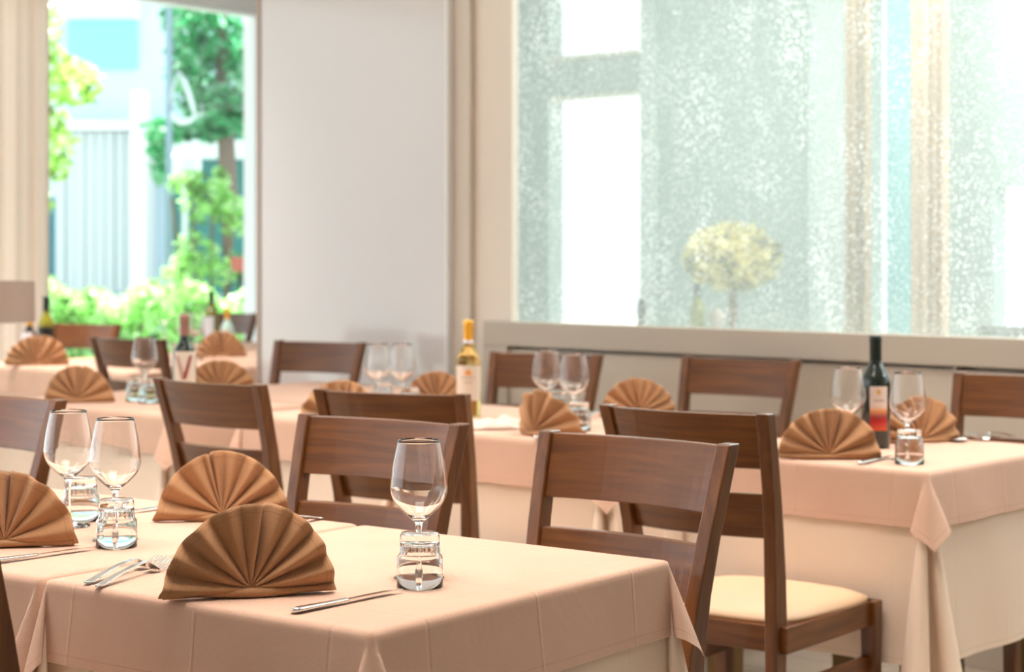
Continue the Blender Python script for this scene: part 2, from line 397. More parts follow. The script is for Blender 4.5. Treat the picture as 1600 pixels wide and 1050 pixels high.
def curtain(name, m, origin, d, n, width, z0, z1, folds, amp, label, cat, group=None, bulge=0, nx=140, nz=14):
    mb = MB(); vs = []; fs = []
    for j in range(nz + 1):
        v = j / nz; z = z0 + (z1 - z0) * v
        for i in range(nx + 1):
            u = i / nx
            ph = u * folds * 2 * PI
            off = amp * (math.sin(ph) + .35 * math.sin(2.3 * ph + 1)) * (1 - .35 * v)
            p = origin + d * (u * width * (1 + bulge * (1 - v))) + n * off
            vs.append((p.x, p.y, z))
    for j in range(nz):
        for i in range(nx):
            a = j * (nx + 1) + i; fs.append((a, a + 1, a + nx + 2, a + nx + 1))
    mb.add(vs, fs); o = mb.build(name, m, smooth=True, solid=.002)
    return tag(o, label, cat, group)
def cloth_tl(name, col, tw=.45):
    m = mat(name, col, .9); nt = m.node_tree; b = bsdf(m); out = [n for n in nt.nodes if n.type == 'OUTPUT_MATERIAL'][0]
    t = N(m, 'ShaderNodeBsdfTranslucent'); t.inputs[0].default_value = (*col, 1); mx = N(m, 'ShaderNodeMixShader'); mx.inputs[0].default_value = tw
    L(m, b.outputs[0], mx.inputs[1]); L(m, t.outputs[0], mx.inputs[2]); L(m, mx.outputs[0], out.inputs[0]); return m
M_tan = cloth_tl('tan_curtain_cloth', (.62, .44, .29)); M_tan2 = cloth_tl('pale_tan_curtain_cloth', (.80, .62, .46))
cC = CB - .35
for (p0, p1, mm, lab) in ((1320, 1360, M_tan, 'narrow tan curtain seen through bubbled glass, left of the white gap'),
                          (1422, 1482, M_tan2, 'wider pale tan curtain seen through bubbled glass, right of the turquoise strip')):
    a = wp(p0, cC); b = wp(p1, cC)
    curtain('curtain', mm, a, (b - a).normalized(), WN, (b - a).length, .02, 3.3, 4, .03, lab, 'curtain', 'tan curtains behind the bubbled glass')
# round yellow bush in a pot
def leafball(mb, c, rx, ry, rz, n, size, shell=.6):
    for _ in range(n):
        while True:
            p = V(random.uniform(-1, 1), random.uniform(-1, 1), random.uniform(-1, 1))
            if shell < p.length < 1: break
        q = V(c[0] + p.x * rx, c[1] + p.y * ry, c[2] + p.z * rz); leaf(mb, q, size * random.uniform(.6, 1.3))
def leaf(mb, q, s):
    a = random.uniform(0, 2 * PI); b_ = random.uniform(-.9, .9)
    u = V(math.cos(a) * math.cos(b_), math.sin(a) * math.cos(b_), math.sin(b_))
    w_ = u.cross(V(random.uniform(-1, 1), random.uniform(-1, 1), random.uniform(-1, 1))).normalized()
    mb.add([q - u * s, q - w_ * s * .45, q + u * s, q + w_ * s * .45], [(0, 1, 2, 3)])
def leafmat(name, col, tw=.5):
    m = cloth_tl(name, col, tw); b = bsdf(m); b.inputs['Roughness'].default_value = .35
    tc = N(m, 'ShaderNodeTexCoord'); nz = N(m, 'ShaderNodeTexNoise'); nz.inputs['Scale'].default_value = 7; nz.inputs['Detail'].default_value = 3
    L(m, tc.outputs['Object'], nz.inputs['Vector'])
    r = ramp(m, nz.outputs[0], [(.36, tuple(c * .22 for c in col)), (.50, col), (.64, tuple(min(1, c * .6 + .40) for c in col))])  # noise puts bright highlights and dark gaps into the leaf colour
    L(m, r.outputs[0], b.inputs['Base Color'])
    for n in m.node_tree.nodes:
        if n.type == 'BSDF_TRANSLUCENT': L(m, r.outputs[0], n.inputs[0])
    return m
cT = 7.0; p = wp(1145, cT); zc = zy(402, p.y)
t = thing('potted_bush', 'round pale yellow bush seen through the bubbled glass', 'plant', (p.x, p.y, 0))
mb = MB(); leafball(mb, (0, 0, zc), .225, .2, .155, 1100, .035, .3); mb.build('foliage', leafmat('yellow_leaf', (.95, .85, .42)), t)
mb = MB(); mb.tube([(0, 0, .45), (0, 0, zc - .02)], .02); mb.build('stem', M_post, t)
mb = MB(); mb.lathe([(0, 0), (.15, 0), (.2, .5), (.18, .5), (.17, .45), (0, .45)], 24); mb.build('pot', mat('grey_pot', (.45, .45, .45), .6), t)
# low table with dark things by the glass
tb = MB(); cS = CW + .62
t = thing('side_shelf', 'low grey shelf unit standing behind the bubbled glass', 'shelf')
mb = MB(); wbox(mb, ws(840, cS), ws(1640, cS), cS, cS + .35, .90, .93); mb.build('shelf_top', mat('shelf_grey', (.55, .57, .57), .5), t)
mb = MB(); wbox(mb, ws(861, cS), ws(985, cS), cS + .0, cS + .02, .9305, .942); mb.build('red_edge', mat('red_lacquer', (.5, .08, .08), .4), t)
for px_ in (850, 1240, 1620):
    mb = MB(); wbox(mb, ws(px_, cS), ws(px_, cS) + .04, cS + .02, cS + .33, 0, .90); mb.build('leg', mat('shelf_leg', (.3, .3, .3), .5), t)
def on_shelf(px): p = wp(px, cS + .12); return V(p.x, p.y, .9306)

# ---------------------------------------------------------------- outside the left window
M_ground = mat('pale_paving', (.30, .30, .29), .8)
g = MB(); g.add([(-30, -20, -.12), (8, -20, -.12), (8, 40, -.12), (-30, 40, -.12)], [(0, 1, 2, 3)]); struct('floor_outside', g, M_ground)
bpy.data.objects['floor_outside'].name = 'ground'
# facade
FY = 21.0
fx = lambda px: (px - 800) / FPX * FY
fz = lambda y: EYE - (y - HY) * FY / FPX
t = thing('building', 'pale building across the garden with turquoise glazing and white columns', 'building', (fx(170), FY, 0))
def fpart(name, m, x0, x1, y0, y1, d0=0, d1=.3, par=None):
    mb = MB(); mb.box(fx(x0) - fx(170), fx(x1) - fx(170), d0, d1, fz(y1), fz(y0)); return mb.build(name, m, par or t)
fpart('wall', mat('pale_blue_wall', (.62, .76, .90), .7), -60, 460, -60, 560, 0, .4)
fpart('canopy', mat('white_canopy', (.9, .9, .92), .6), -40, 220, 0, 32, -1.0, 0)
fpart('glazing', mat('turquoise_glazing', (.30, .88, .95), .3), 108, 214, 34, 108, -.06, 0)
fpart('ledge', mat('white_ledge', (.85, .88, .92), .6), 90, 250, 192, 206, -.35, 0)
mb = MB()
x = fx(92)
while x < fx(238):
    mb.box(x - fx(170), x - fx(170) + .1, -.12 - random.uniform(0, .05), 0, fz(455), fz(208)); x += .112
mb.build('shutter', mat('grey_blue_slats', (.62, .70, .74), .6), t)
fpart('doorway', mat('teal_glass_dark', (.03, .20, .26), .2), 46, 90, 310, 470, -.05, 0)
fpart('column', M_white, 224, 246, 150, 520, -.7, -.4)
fpart('shop_window', mat('deep_teal_glass', (.04, .22, .22), .2), 268, 400, 190, 460, -.05, 0)  # one even deep teal colour
fpart('beam', mat('white_beam', (.85, .9, .9), .6), 262, 400, 222, 250, -.4, -.05)

def tree(label, base, blobs, leafcol, n, size, trunk_r, trunk_top, group='trees in the garden'):
    t = thing('tree', label, 'tree', base, 0, group)
    mb = MB()
    for (c, r, k) in blobs: leafball(mb, (c[0] - base[0], c[1] - base[1], c[2]), r[0], r[1], r[2], int(n * k), size, .1)
    mb.build('foliage', leafmat('leaf', leafcol), t)
    mb = MB(); mb.tube([(0, 0, -.12), (.03, 0, trunk_top * .5), (-.05, 0, trunk_top)], [trunk_r, trunk_r * .8, trunk_r * .5], 10)
    mb.build('trunk', mat('bark', (.22, .14, .12), .9), t)
def oz(px, y, Y): return ((px - 800) / FPX * Y, Y, EYE - (y - HY) * Y / FPX)
TY = 15.5
tree('bright yellow-green tree by the left curtain', (oz(20, 0, TY)[0], TY, 0),
     [(oz(62, 45, TY), (.16, .4, .32), .8), (oz(75, 110, TY), (.20, .4, .25), .8), (oz(118, 125, TY), (.2, .4, .22), .8), (oz(72, 175, TY), (.17, .4, .28), .9),
      (oz(80, 230, TY), (.20, .4, .20), .6), (oz(60, 290, TY), (.1, .3, .3), .5), (oz(85, 258, TY), (.12, .3, .12), .3), (oz(30, 60, TY), (.2, .4, .5), .6)], (.52, .85, .16), 210, .06, .06, 4.0)
TY = 17
tree('deep green tree with a grey trunk on the right of the garden', (oz(352, 0, TY)[0], TY, 0),
     [(oz(310, 55, TY), (.3, .5, .35), 1), (oz(370, 60, TY), (.35, .5, .4), 1), (oz(300, 120, TY), (.22, .5, .35), 1), (oz(345, 175, TY), (.3, .5, .25), 1),
      (oz(380, 150, TY), (.25, .5, .4), .8), (oz(262, 205, TY), (.25, .4, .12), .5), (oz(250, 240, TY), (.1, .3, .28), .4), (oz(300, 20, TY), (.3, .4, .3), .8), (oz(330, 190, TY), (.25, .4, .2), .7)], (.05, .45, .16), 330, .07, .11, 3.6)
TY = 14.6
t = thing('shrub', 'loose pale green shrub with bright leaf tips in front of the trunk', 'shrub', (oz(330, 0, TY)[0], TY, 0))
mb = MB(); b0 = t.location
for (pp, r, k) in [((300, 290), (.2, .3, .12), 1), ((330, 320), (.25, .3, .16), 1.2), ((370, 340), (.15, .3, .16), 1), ((300, 400), (.2, .3, .2), 1), ((345, 300), (.1, .2, .2), .6), ((350, 420), (.25, .3, .14), 1.1), ((285, 430), (.16, .3, .16), 1)]:
    c = oz(*pp, TY); leafball(mb, (c[0] - b0.x, 0, c[2]), *r, int(150 * k), .045, .1)
mb.build('foliage', leafmat('shrub_leaf', (.38, .75, .20)), t)
mb = MB()
for k in range(5): mb.tube([(0, 0, -.12), (.1 * (k - 2), 0, .8), (.16 * (k - 2), .05, 1.7)], .012, 6)
mb.build('stem', mat('twig', (.2, .13, .08), .9), t)
HYY = 13.4
t = thing('hedge', 'long clipped bright green hedge running below the left window view', 'hedge', (oz(220, 0, HYY)[0], HYY, 0))
mb = MB()
for _ in range(9000):
    x = random.uniform(-1.15, 1.1); y = random.uniform(-.25, .25)
    top = 1.0 + .05 * math.sin(x * 7) + .04 * math.sin(x * 17 + 1)
    z = top - abs(random.gauss(0, .35)); z = max(z, -.05)
    leaf(mb, V(x, y, z), random.uniform(.025, .05))
mb.build('foliage', leafmat('hedge_leaf', (.50, .85, .30)), t)
mb = MB()
for k in range(9): mb.tube([(-1.0 + .25 * k, 0, -.12), (-1.0 + .25 * k, 0, .8)], .02, 6)
mb.build('stem', mat('twig2', (.2, .13, .08), .9), t)
# globe lamp, glass screen with emblem
p = oz(289, 258, 15.6); t = thing('globe_lamp', 'white globe garden lamp in front of the green tree', 'lamp', (p[0], p[1], 0))
mb = MB(); R_ = .14; mb.lathe([(R_ * math.sin(PI * k / 16), p[2] - R_ * math.cos(PI * k / 16)) for k in range(17)], 24); mb.build('globe', mat('opal_glass', (.95, .95, .95), .3), t, smooth=True)
mb = MB(); mb.tube([(0, 0, -.12), (0, 0, p[2] - R_)], .025); mb.build('pole', M_white, t)
p = oz(264, 0, 15.15); t = thing('glass_screen', 'clear glass garden screen with slim blue-grey post and curled white emblem', 'screen', (p[0], p[1], 0))
mb = MB(); mb.box(-.025, .025, -.02, .02, -.12, 3.6); mb.build('post', mat('blue_grey_metal', (.25, .36, .46), .4), t)
mb = MB(); mb.box(.025, .85, -.004, .004, .2, 3.5); mb.build('pane', M_pane, t)
mb = MB()   # curled emblem: a tapering drop that ends in a small hook
sp = [(.08, 2.75), (.13, 2.66), (.17, 2.55), (.20, 2.45), (.22, 2.38), (.27, 2.40), (.28, 2.46), (.25, 2.48)]
mb.tube([(x, -.012, z) for x, z in sp], [.008, .02, .022, .02, .018, .016, .012, .005], 8)
sp = [(.08, 2.75), (.04, 2.62), (.01, 2.48), (.03, 2.38), (.10, 2.33), (.18, 2.35), (.22, 2.38)]
mb.tube([(x, -.012, z) for x, z in sp], [.008, .012, .02, .026, .03, .024, .018], 8)
mb.build('emblem', cloth_tl('frosted_white', (.85, .92, .95)), t, smooth=True)
p = oz(375, 412, 14.1); mb = MB(); mb.lathe([(0, -.06), (.06, -.06), (.08, .05), (.07, .05), (.055, -.05), (0, -.05)], 16)
t = thing('red_planter', 'small dull red planter on a stand in the garden shrubs', 'planter', (p[0], p[1], 0))
mb.v = [(a, b, c + p[2]) for a, b, c in mb.v]; mb.build('bowl', mat('dull_red', (.5, .12, .12), .6), t)
mb = MB(); mb.tube([(0, 0, -.12), (0, 0, p[2] - .06)], .015); mb.build('stand', M_blk, t)

# curtain at the left window
a = gp(gt(46), -.18); d = -GD
curtain('curtain', cloth_tl('peach_voile', (.97, .86, .79), .8), a, d, GN, 1.2, .03, 3.05, 7, .035, 'peach floor-length curtain at the left edge of the big window', 'curtain', bulge=.0)

# ---------------------------------------------------------------- cloth
def cr(pts, t):
    n = len(pts) - 1; x = min(max(t, 0), 1) * n; i = min(int(x), n - 1); f = x - i
    g = lambda k: pts[min(max(k, 0), n)]
    out = []
    for c in range(2):
        p0, p1, p2, p3 = g(i - 1)[c], g(i)[c], g(i + 1)[c], g(i + 2)[c]
        out.append(.5 * ((2 * p1) + (-p0 + p2) * f + (2 * p0 - 5 * p1 + 4 * p2 - p3) * f * f + (-p0 + 3 * p1 - 3 * p2 + p3) * f ** 3))
    return out
EAR = [(.04, -.34), (.20, -.36), (.37, -.10), (.37, .12), (.16, .30), (.04, .26)]
FOLDS = [(.02, -.13), (.15, -.14), (.20, -.05), (.06, -.03), (.07, .02), (.21, .04), (.18, .12), (.02, .13)]
def cloth(mb_name, m, parent, hx, hy, drop, ztop, R, step, flare, und, ear, tight=(), seed=0, skew=0):
    rnd = random.Random(seed)
    tx = hx + drop; ty = hy + drop
    nx = int(2 * tx / step); ny = int(2 * ty / step)
    def ax(n, h, tot):
        return [-tot + 2 * tot * i / n for i in range(n + 1)]
    xs = ax(nx, hx, tx); ys = ax(ny, hy, ty)
    ph = [rnd.uniform(0, 6) for _ in range(12)]; fr = [rnd.uniform(9, 15) for _ in range(4)]
    a0 = R; mb = MB(); uv = []; ed = []; vs = []
    for y in ys:
        for x in xs:
            sx = 1 if x > 0 else -1; sy = 1 if y > 0 else -1
            dx = max(abs(x) - (hx - a0), 0); dy = max(abs(y) - (hy - a0), 0)
            px_ = max(min(x, hx - a0), -(hx - a0)); py_ = max(min(y, hy - a0), -(hy - a0)); z = ztop
            def sflare(side, s):
                if side in tight: return .004
                k = {'x+': 0, 'x-': 1, 'y+': 2, 'y-': 3}[side]
                return flare + und * (math.sin(fr[k] * s + ph[k]) + .5 * math.sin(2.1 * fr[k] * s + ph[k + 4]))
            if dx == 0 and dy == 0:
                p = V(px_, py_, z + .0006 * math.sin(9 * x + ph[8]) * math.sin(8 * y + ph[9]))
            else:
                if dy == 0 or dx == 0:
                    if dy == 0: n_ = V(sx, 0, 0); r = dx; sd = 'x+' if sx > 0 else 'x-'; a = sflare(sd, y)
                    else: n_ = V(0, sy, 0); r = dy; sd = 'y+' if sy > 0 else 'y-'; a = sflare(sd, x)
                    h = n_ * a; e = n_
                else:
                    r = math.hypot(dx, dy); th = math.atan2(dy, dx); t = th / (PI / 2)
                    dg = V(sx, sy, 0) / math.sqrt(2); lt = V(-sx, sy, 0) / math.sqrt(2)
                    ax_ = sflare('x+' if sx > 0 else 'x-', py_); ay_ = sflare('y+' if sy > 0 else 'y-', px_)
                    pts = [(ax_ * .7, -ax_ * .7)] + [(d_, l_ + skew) for d_, l_ in ear] + [(ay_ * .7, ay_ * .7)]
                    if ('x+' if sx > 0 else 'x-') in tight: pts = [(d_ * .6, l_ * .8 + .12) if 0 < q < len(pts) - 1 else (d_, l_) for q, (d_, l_) in enumerate(pts)]
                    dd_, ll_ = cr(pts, t); h = dg * dd_ + lt * ll_; e = V(sx * math.cos(th), sy * math.sin(th), 0)
                dv = V(h.x, h.y, -1).normalized()
                q = min(r / R, PI / 2)
                p = V(px_, py_, z) + e * (R * math.sin(q)) + V(0, 0, -R * (1 - math.cos(q)))
                if r > R * PI / 2: p += dv * (r - R * PI / 2)
            vs.append(p); uv.append((x, y)); ed.append((min(tx - abs(x), ty - abs(y)), 0))
    W = len(xs); fs = []
    for j in range(len(ys) - 1):
        for i in range(W - 1):
            k = j * W + i; fs.append((k, k + 1, k + W + 1, k + W))
    mb.add(vs, fs)
    return mb.build(mb_name, m, parent, smooth=True, uv={'UVMap': uv, 'edge': ed})

def table(near, u, w, Lx, Ly, label, lab_over, lab_under, step=.014, tight=(), drop=.125, under=.44, seed=1, skew=0, ear=EAR, flare=.10):
    u = u.normalized(); w = V(-u.y, u.x, 0)
    if w.y < 0: w = -w
    c = V(near.x, near.y, 0) + u * Lx / 2 + w * Ly / 2; rz = math.atan2(-u.y, -u.x)
    t = thing('dining_table', label, 'table', c, rz, 'dining tables under double cloths')
    hx, hy = Lx / 2 - .008, Ly / 2 - .008
    mb = MB(); mb.box(-hx + .004, hx - .004, -hy + .004, hy - .004, .715, .744); mb.build('tabletop', M_tleg, t, bevel=.003)
    for a in (-1, 1):
        for b in (-1, 1):
            x, y = a * (hx - .07), b * (hy - .07)
            mb = MB(); r0 = [(x - .02, y - .02), (x + .02, y - .02), (x + .02, y + .02), (x - .02, y + .02)]; r1 = [(x - .032, y - .032), (x + .032, y - .032), (x + .032, y + .032), (x - .032, y + .032)]
            mb.loft([[(p, q, 0) for p, q in r0], [(p, q, .715) for p, q in r1]]); mb.build('leg', M_tleg, t)
    un = cloth('table_skirt', M_under, None, hx, hy, under, .7465, .006, max(step, .012), .035, .012, FOLDS, tight, seed)
    un.location = c; un.rotation_euler = (0, 0, rz); tag(un, lab_under, 'tablecloth', 'cream under-cloths')
    ov = cloth('tablecloth', M_over, None, hx + .005, hy + .005, drop, .75, .009, step, flare, .02, ear, tight, seed + 5, skew)
    ov.location = c; ov.rotation_euler = (0, 0, rz); tag(ov, lab_over, 'tablecloth', 'rose-beige top cloths')
    return t
u1 = V(-.797, .604, 0); A1 = P(580, 990); w1 = V(.604, .797, 0)
L1 = .668
table(A1, u1, None, L1, .735, 'nearest dining table, in the foreground, under a rose-beige cloth',
      'rose-beige top cloth of the nearest table, with one lone wine glass', 'cream under-cloth of the nearest table, glimpsed below its hem', step=.0075, tight=('x-',), seed=3, drop=.116)
n1 = A1 + u1 * (L1 + .004)
table(n1, u1, None, 1.3, .735, 'foreground table joined to the left of the nearest one, cut by the left edge',
      'rose-beige top cloth at lower left, carrying two wine glasses', 'cream under-cloth at the lower left corner, below the joined table', step=.009, tight=('x+',), seed=8, drop=.116)
u2 = V(-.754, .656, 0); E2 = P(1450, 738); w2 = V(.656, .754, 0)
def row2(a, b=0): return E2 + u2 * a + w2 * b
table(row2(0), u2, None, .70, .75, 'dining table on the right with the red wine bottle',
      'rose-beige top cloth of the right table, corner folded to a point', 'cream under-cloth of the right table, draping low beside the chair', step=.009, seed=21, drop=.125)
table(row2(.93), u2, None, .74, .78, 'dining table in the middle with the white wine bottle',
      'rose-beige top cloth of the middle table, under the turned napkin fan', 'cream under-cloth of the middle table, seen between the chairs', step=.012, tight=('x-',), seed=33)
table(row2(1.674), u2, None, .70, .78, 'dining table joined left of the middle one, behind the pair of glasses',
      'rose-beige top cloth in front of the white wall panel', 'pale under-cloth hanging left of the centre chairs', step=.012, tight=('x+',), seed=44)
table(V(-1.062, 5.72, 0), u2, None, .95, .58, 'dining table at left with the V labelled bottle',
      'rose-beige top cloth under the V labelled bottle', 'cream under-cloth below the V labelled bottle table', step=.014, seed=55, drop=.12)
table(V(-.69, 6.23, 0), u2, None, .75, .75, 'dining table between the V labelled bottle and the white panel',
      'rose-beige top cloth just left of the chair by the white panel', 'cream under-cloth of the table by the white panel', step=.016, seed=66)
table(V(-1.60, 7.75, 0), u2, None, 1.15, .8, 'far left dining table beneath the linen lampshade',
      'rose-beige top cloth of the far left table by the lampshade', 'cream under-cloth of the far left table by the lampshade', step=.018, seed=77, tight=())
table(V(-1.17, 8.72, 0), u2, None, .8, .7, 'far dining table near the window jamb with a napkin fan',
      'rose-beige top cloth of the far table near the window jamb', 'cream under-cloth of the far table near the window jamb', step=.018, seed=88)
table(V(-1.41, 9.85, 0), u2, None, .7, .55, 'farthest dining table at the window, holding an olive bottle',
      'rose-beige top cloth of the farthest table at the window', 'cream under-cloth of the farthest table at the window', step=.02, seed=99)

# ---------------------------------------------------------------- chairs
def make_chair():
    t = thing('dining_chair', 'x', 'chair')
    # cushion
    mb = MB(); n = 18; vs = []; fs = []
    for lay in range(2):
        for j in range(n + 1):
            for i in range(n + 1):
                a = i / n * 2 - 1; b = j / n * 2 - 1
                rx = .190 + .020 * (b + 1) / 2
                ry = .205
                # rounded square
                k = max(abs(a), abs(b)); q = math.hypot(a, b) or 1; sc = 1 - .10 * (min(abs(a), abs(b)) ** 4)
                x = a * rx * sc; y = b * ry * sc + .01
                z = .452 if lay == 0 else .462 + .026 * (1 - abs(a) ** 3.5) ** .6 * (1 - abs(b) ** 3.5) ** .6
                vs.append((x, y, z))
    W = n + 1; K = W * W
    for j in range(n):
        for i in range(n):
            k = j * W + i; fs.append((k + W, k + W + 1, k + 1, k)); k += K; fs.append((k, k + 1, k + W + 1, k + W))
    bd = [i for i in range(W)] + [W * j + n for j in range(1, W)] + [W * n + i for i in range(n - 1, -1, -1)] + [W * j for j in range(n - 1, 0, -1)]
    for a, b in zip(bd, bd[1:] + bd[:1]): fs.append((a, b, b + K, a + K))
    mb.add(vs, fs); mb.build('seat_cushion', M_cush, t, smooth=True)
    mb = MB(); mb.box(-.19, .19, -.205, -.180, .395, .452); mb.box(-.195, .195, .185, .212, .395, .452); mb.build('seat_frame', M_rail, t, bevel=.003)
    mb = MB(); mb.box(-.203, -.180, -.205, .205, .395, .452); mb.box(.180, .203, -.205, .205, .395, .452); mb.build('side_rail', M_side, t, bevel=.003)
    for sx in (-1, 1):
        mb = MB(); x0 = sx * .196
        r = lambda h, z, yy: [(x0 - h, yy - h, z), (x0 + h, yy - h, z), (x0 + h, yy + h, z), (x0 - h, yy + h, z)]
        mb.loft([r(.014, 0, .2), r(.019, .40, .2), r(.019, .452, .2)]); mb.build('front_leg', M_post, t, bevel=.003)
        # rear post: foot, knee at the seat, raked and flared top
        pr = [(0, -.235, .174), (.15, -.215, .174), (.30, -.202, .174), (.45, -.200, .174), (.55, -.207, .176), (.65, -.222, .181), (.75, -.244, .188), (.85, -.271, .195), (.912, -.289, .199)]
        rings = []
        for (z, y, x) in pr:
            dpt = .017 + .008 * math.exp(-((z - .47) / .18) ** 2); xx = sx * x; wd = .0145
            rings.append([(xx - wd, y - dpt, z), (xx + wd, y - dpt, z), (xx + wd, y + dpt, z), (xx - wd, y + dpt, z)])
        mb = MB(); mb.loft(rings); mb.build('back_leg', M_post, t, bevel=.003)
        mb = MB(); mb.box(sx * .188 - .009, sx * .188 + .009, -.20, .19, .29, .325); mb.build('stretcher', M_side, t, bevel=.003)
    def rail(z0, z1, name, sag):
        rings = []
        for k in range(17):
            s = k / 16 * 2 - 1; ring = []
            def pos(z, dy):
                y = -.244 - (z - .75) * .28; x = .175 + (z - .75) * .075
                return (s * x, y - sag * (1 - s * s) + dy, z)
            th = .009
            rings.append([pos(z0, -th), pos(z0, th), pos(z1, th), pos(z1, -th)])
        mb = MB(); mb.loft(rings); return mb.build(name, M_rail, t, bevel=.002)
    rail(.792, .908, 'top_rail', .026); rail(.640, .738, 'lower_rail', .026)
    return t
chair0 = make_chair(); used = [False]
def place_chair(a, b, away, label, group=None):
    """a, b: plan positions of the two ends of the top rail (left, right in view); away=True: it faces away from the viewer"""
    global chair0
    c = chair0 if not used[0] else copy_tree(chair0); used[0] = True
    d = (b - a).normalized(); mid = (a + b) / 2
    f = V(-d.y, d.x, 0)                       # pointing away from the camera
    if not away: f = -f
    c.rotation_euler = (0, 0, math.atan2(-f.x, f.y)); c.location = V(mid.x, mid.y, 0) + f * .287
    c['label'] = label; c['group'] = group or 'brown wooden dining chairs'
    return c
def ch(px, py, dirv, away, label, ref='L'):
    Y = (EYE - .91) * FPX / (py - HY); p = PX(px, Y, 0); dirv = dirv.normalized()
    if ref == 'L': a, b = p, p - dirv * .418
    else: a, b = p + dirv * .418, p
    return place_chair(a, b, away, label)
ch(852, 673, V(-.77, .638, 0), False, 'largest chair backrest, behind the right half of the nearest table')
ch(475, 647, V(-.81, .586, 0), False, 'chair directly behind the lone foreground wine glass')
ch(497, 608, V(-.89, .45, 0), True, 'chair whose rail shows just above the one behind the lone wine glass')
ch(1203, 648, V(-.79, .61, 0), True, 'chair with cream seat in full view, right of centre', 'R')
ch(410, 602, V(-.76, .65, 0), True, 'chair above the large napkin fans, in front of the V labelled bottle', 'R')
ch(95, 626, V(-.80, .60, 0), False, 'greyish lit chair at the left edge behind two wine glasses', 'R')
ch(770, 550, V(-.86, .50, 0), False, 'wall-side chair right of the white wine bottle')
ch(1070, 557, V(-.80, .60, 0), False, 'wall-side chair above the cream-seated chair, left of the red wine bottle')
ch(1495, 582, V(-.754, .656, 0), False, 'wall-side chair cut by the right edge of the photo')
ch(433, 532, V(-.85, .52, 0), False, 'chair against the glossy white wall panel')
ch(255, 531, V(-.80, .60, 0), True, 'distant chair left of the wine glass, below the hedge', 'R')
ch(85, 505, V(-.86, .5, 0), False, 'far chair with pale lit back by the hedge, right of the lampshade')
ch(400, 490, V(-.75, .65, 0), False, 'farthest chair beside the window jamb, peach in the light', 'R')
place_chair(V(-1.02, 2.62, 0), V(-.672, 2.36, 0), True, 'chair at the lower left corner, only one post in view')

# ---------------------------------------------------------------- table ware
OUT = [(.0385, 0), (.0388, .0012), (.030, .0026), (.018, .0050), (.009, .0088), (.0055, .015), (.0043, .025)]
def make_wine_glass():
    t = thing('wine_glass', 'x', 'glass')
    MB().lathe([(0, .0005), (.03, .0005)] + OUT, 48).build('foot', M_glass, t, smooth=True)
    MB().lathe([(.0043, .025), (.0040, .045), (.0040, .060), (.0044, .074)], 48).build('stem', M_glass, t, smooth=True)
    def cv(pts, n=6):
        out = []
        for i in range(len(pts) - 1):
            for k in range(n): out.append(tuple(cr(pts, (i + k / n) / (len(pts) - 1))))
        out.append(pts[-1]); return out
    o = cv([(.0044, .074), (.0062, .083), (.014, .091), (.0255, .101), (.0375, .115), (.0434, .131), (.0432, .145), (.0395, .172), (.0320, .209)])
    i = cv([(.0316, .2092), (.0389, .172), (.0425, .145), (.0427, .132), (.0367, .1162), (.0245, .1030), (.013, .0945), (.004, .0915), (0, .091)])
    MB().lathe(o + i, 48).build('bowl', M_glass, t, smooth=True)
    return t
def make_tumbler():
    t = None
    mod = lambda a, r, z: 1 + (.018 * math.cos(20 * a) if .05 < z < .064 and r < .0275 else 0)
    prof = [(.0339, 0), (.0345, .0008), (.0343, .02), (.0340, .042), (.0334, .0455), (.0312, .0475), (.0303, .050), (.0297, .060), (.0292, .068), (.0294, .072), (.0288, .0775), (.0270, .080), (0, .080),
            ]
    inn = [(0, .0655), (.018, .0655), (.0245, .0645), (.0262, .060), (.0268, .052), (.0290, .0475), (.0326, .042), (.0331, .02), (.0334, 0)]
    mb = MB(); mb.lathe(prof + inn + [(.0339, 0)], 80, mod)
    o = mb.build('tumbler', M_tglass, None, smooth=True)
    return o
wg0 = make_wine_glass(); tu0 = make_tumbler(); first = {'g': True, 't': True}
def wglass(px, Y, label, flip=False):
    c = wg0 if first['g'] else copy_tree(wg0); first['g'] = False
    p = PX(px, Y, .7512); c.location = p
    if flip: c.rotation_euler = (PI, 0, 0); c.location.z = .7512 + .2095
    tag(c, label, 'wine glass', 'empty stemmed wine glasses'); return c
def tumb(px, Y, label):
    c = tu0 if first['t'] else copy_tree(tu0); first['t'] = False
    c.location = PX(px, Y, .7512); tag(c, label, 'tumbler', 'clear tumblers set upside down'); return c
wglass(654.5, 2.822, 'large sharp wine glass standing alone on the nearest table')
tumb(656, 2.746, 'upturned clear tumbler before the lone foreground wine glass')
wglass(180, 3.2, 'front one of two wine glasses at left, right-hand of the pair'); tumb(182, 3.122, 'upturned tumbler in front of the left foreground pair of glasses')
wglass(107, 3.36, 'leftmost foreground wine glass, behind its twin'); tumb(126, 3.43, 'upturned tumbler behind the leftmost foreground wine glass')
wglass(854, 5.52, 'wine glass right of the white wine bottle, left and taller of two'); tumb(870, 5.62, 'blurred upturned tumbler behind the left glass of the middle pair')
wglass(897, 5.31, 'wine glass on the middle table, right and nearer of two'); tumb(904, 5.20, 'upturned tumbler between turned napkin fan and domed fan')
wglass(590, 5.93, 'blurred wine glass before the panel-side chair, left of two'); tumb(598, 6.02, 'blurred upturned tumbler behind the panel-side wine glasses')
wglass(628, 5.90, 'blurred wine glass against the white panel, right of two'); tumb(640, 5.78, 'blurred upturned tumbler before the panel-side pair of glasses')
wglass(1325, 4.66, 'wine glass immediately left of the red wine bottle')
wglass(1418, 4.46, 'wine glass immediately right of the red wine bottle'); tumb(1421, 4.372, 'upturned tumbler right of the red wine bottle')
wglass(226, 6.39, 'blurred wine glass between distant chair and V labelled bottle')
tumb(213, 6.25, 'upturned tumbler below the blurred left wine glass, left one'); tumb(233, 6.17, 'upturned tumbler below the blurred left wine glass, right one')
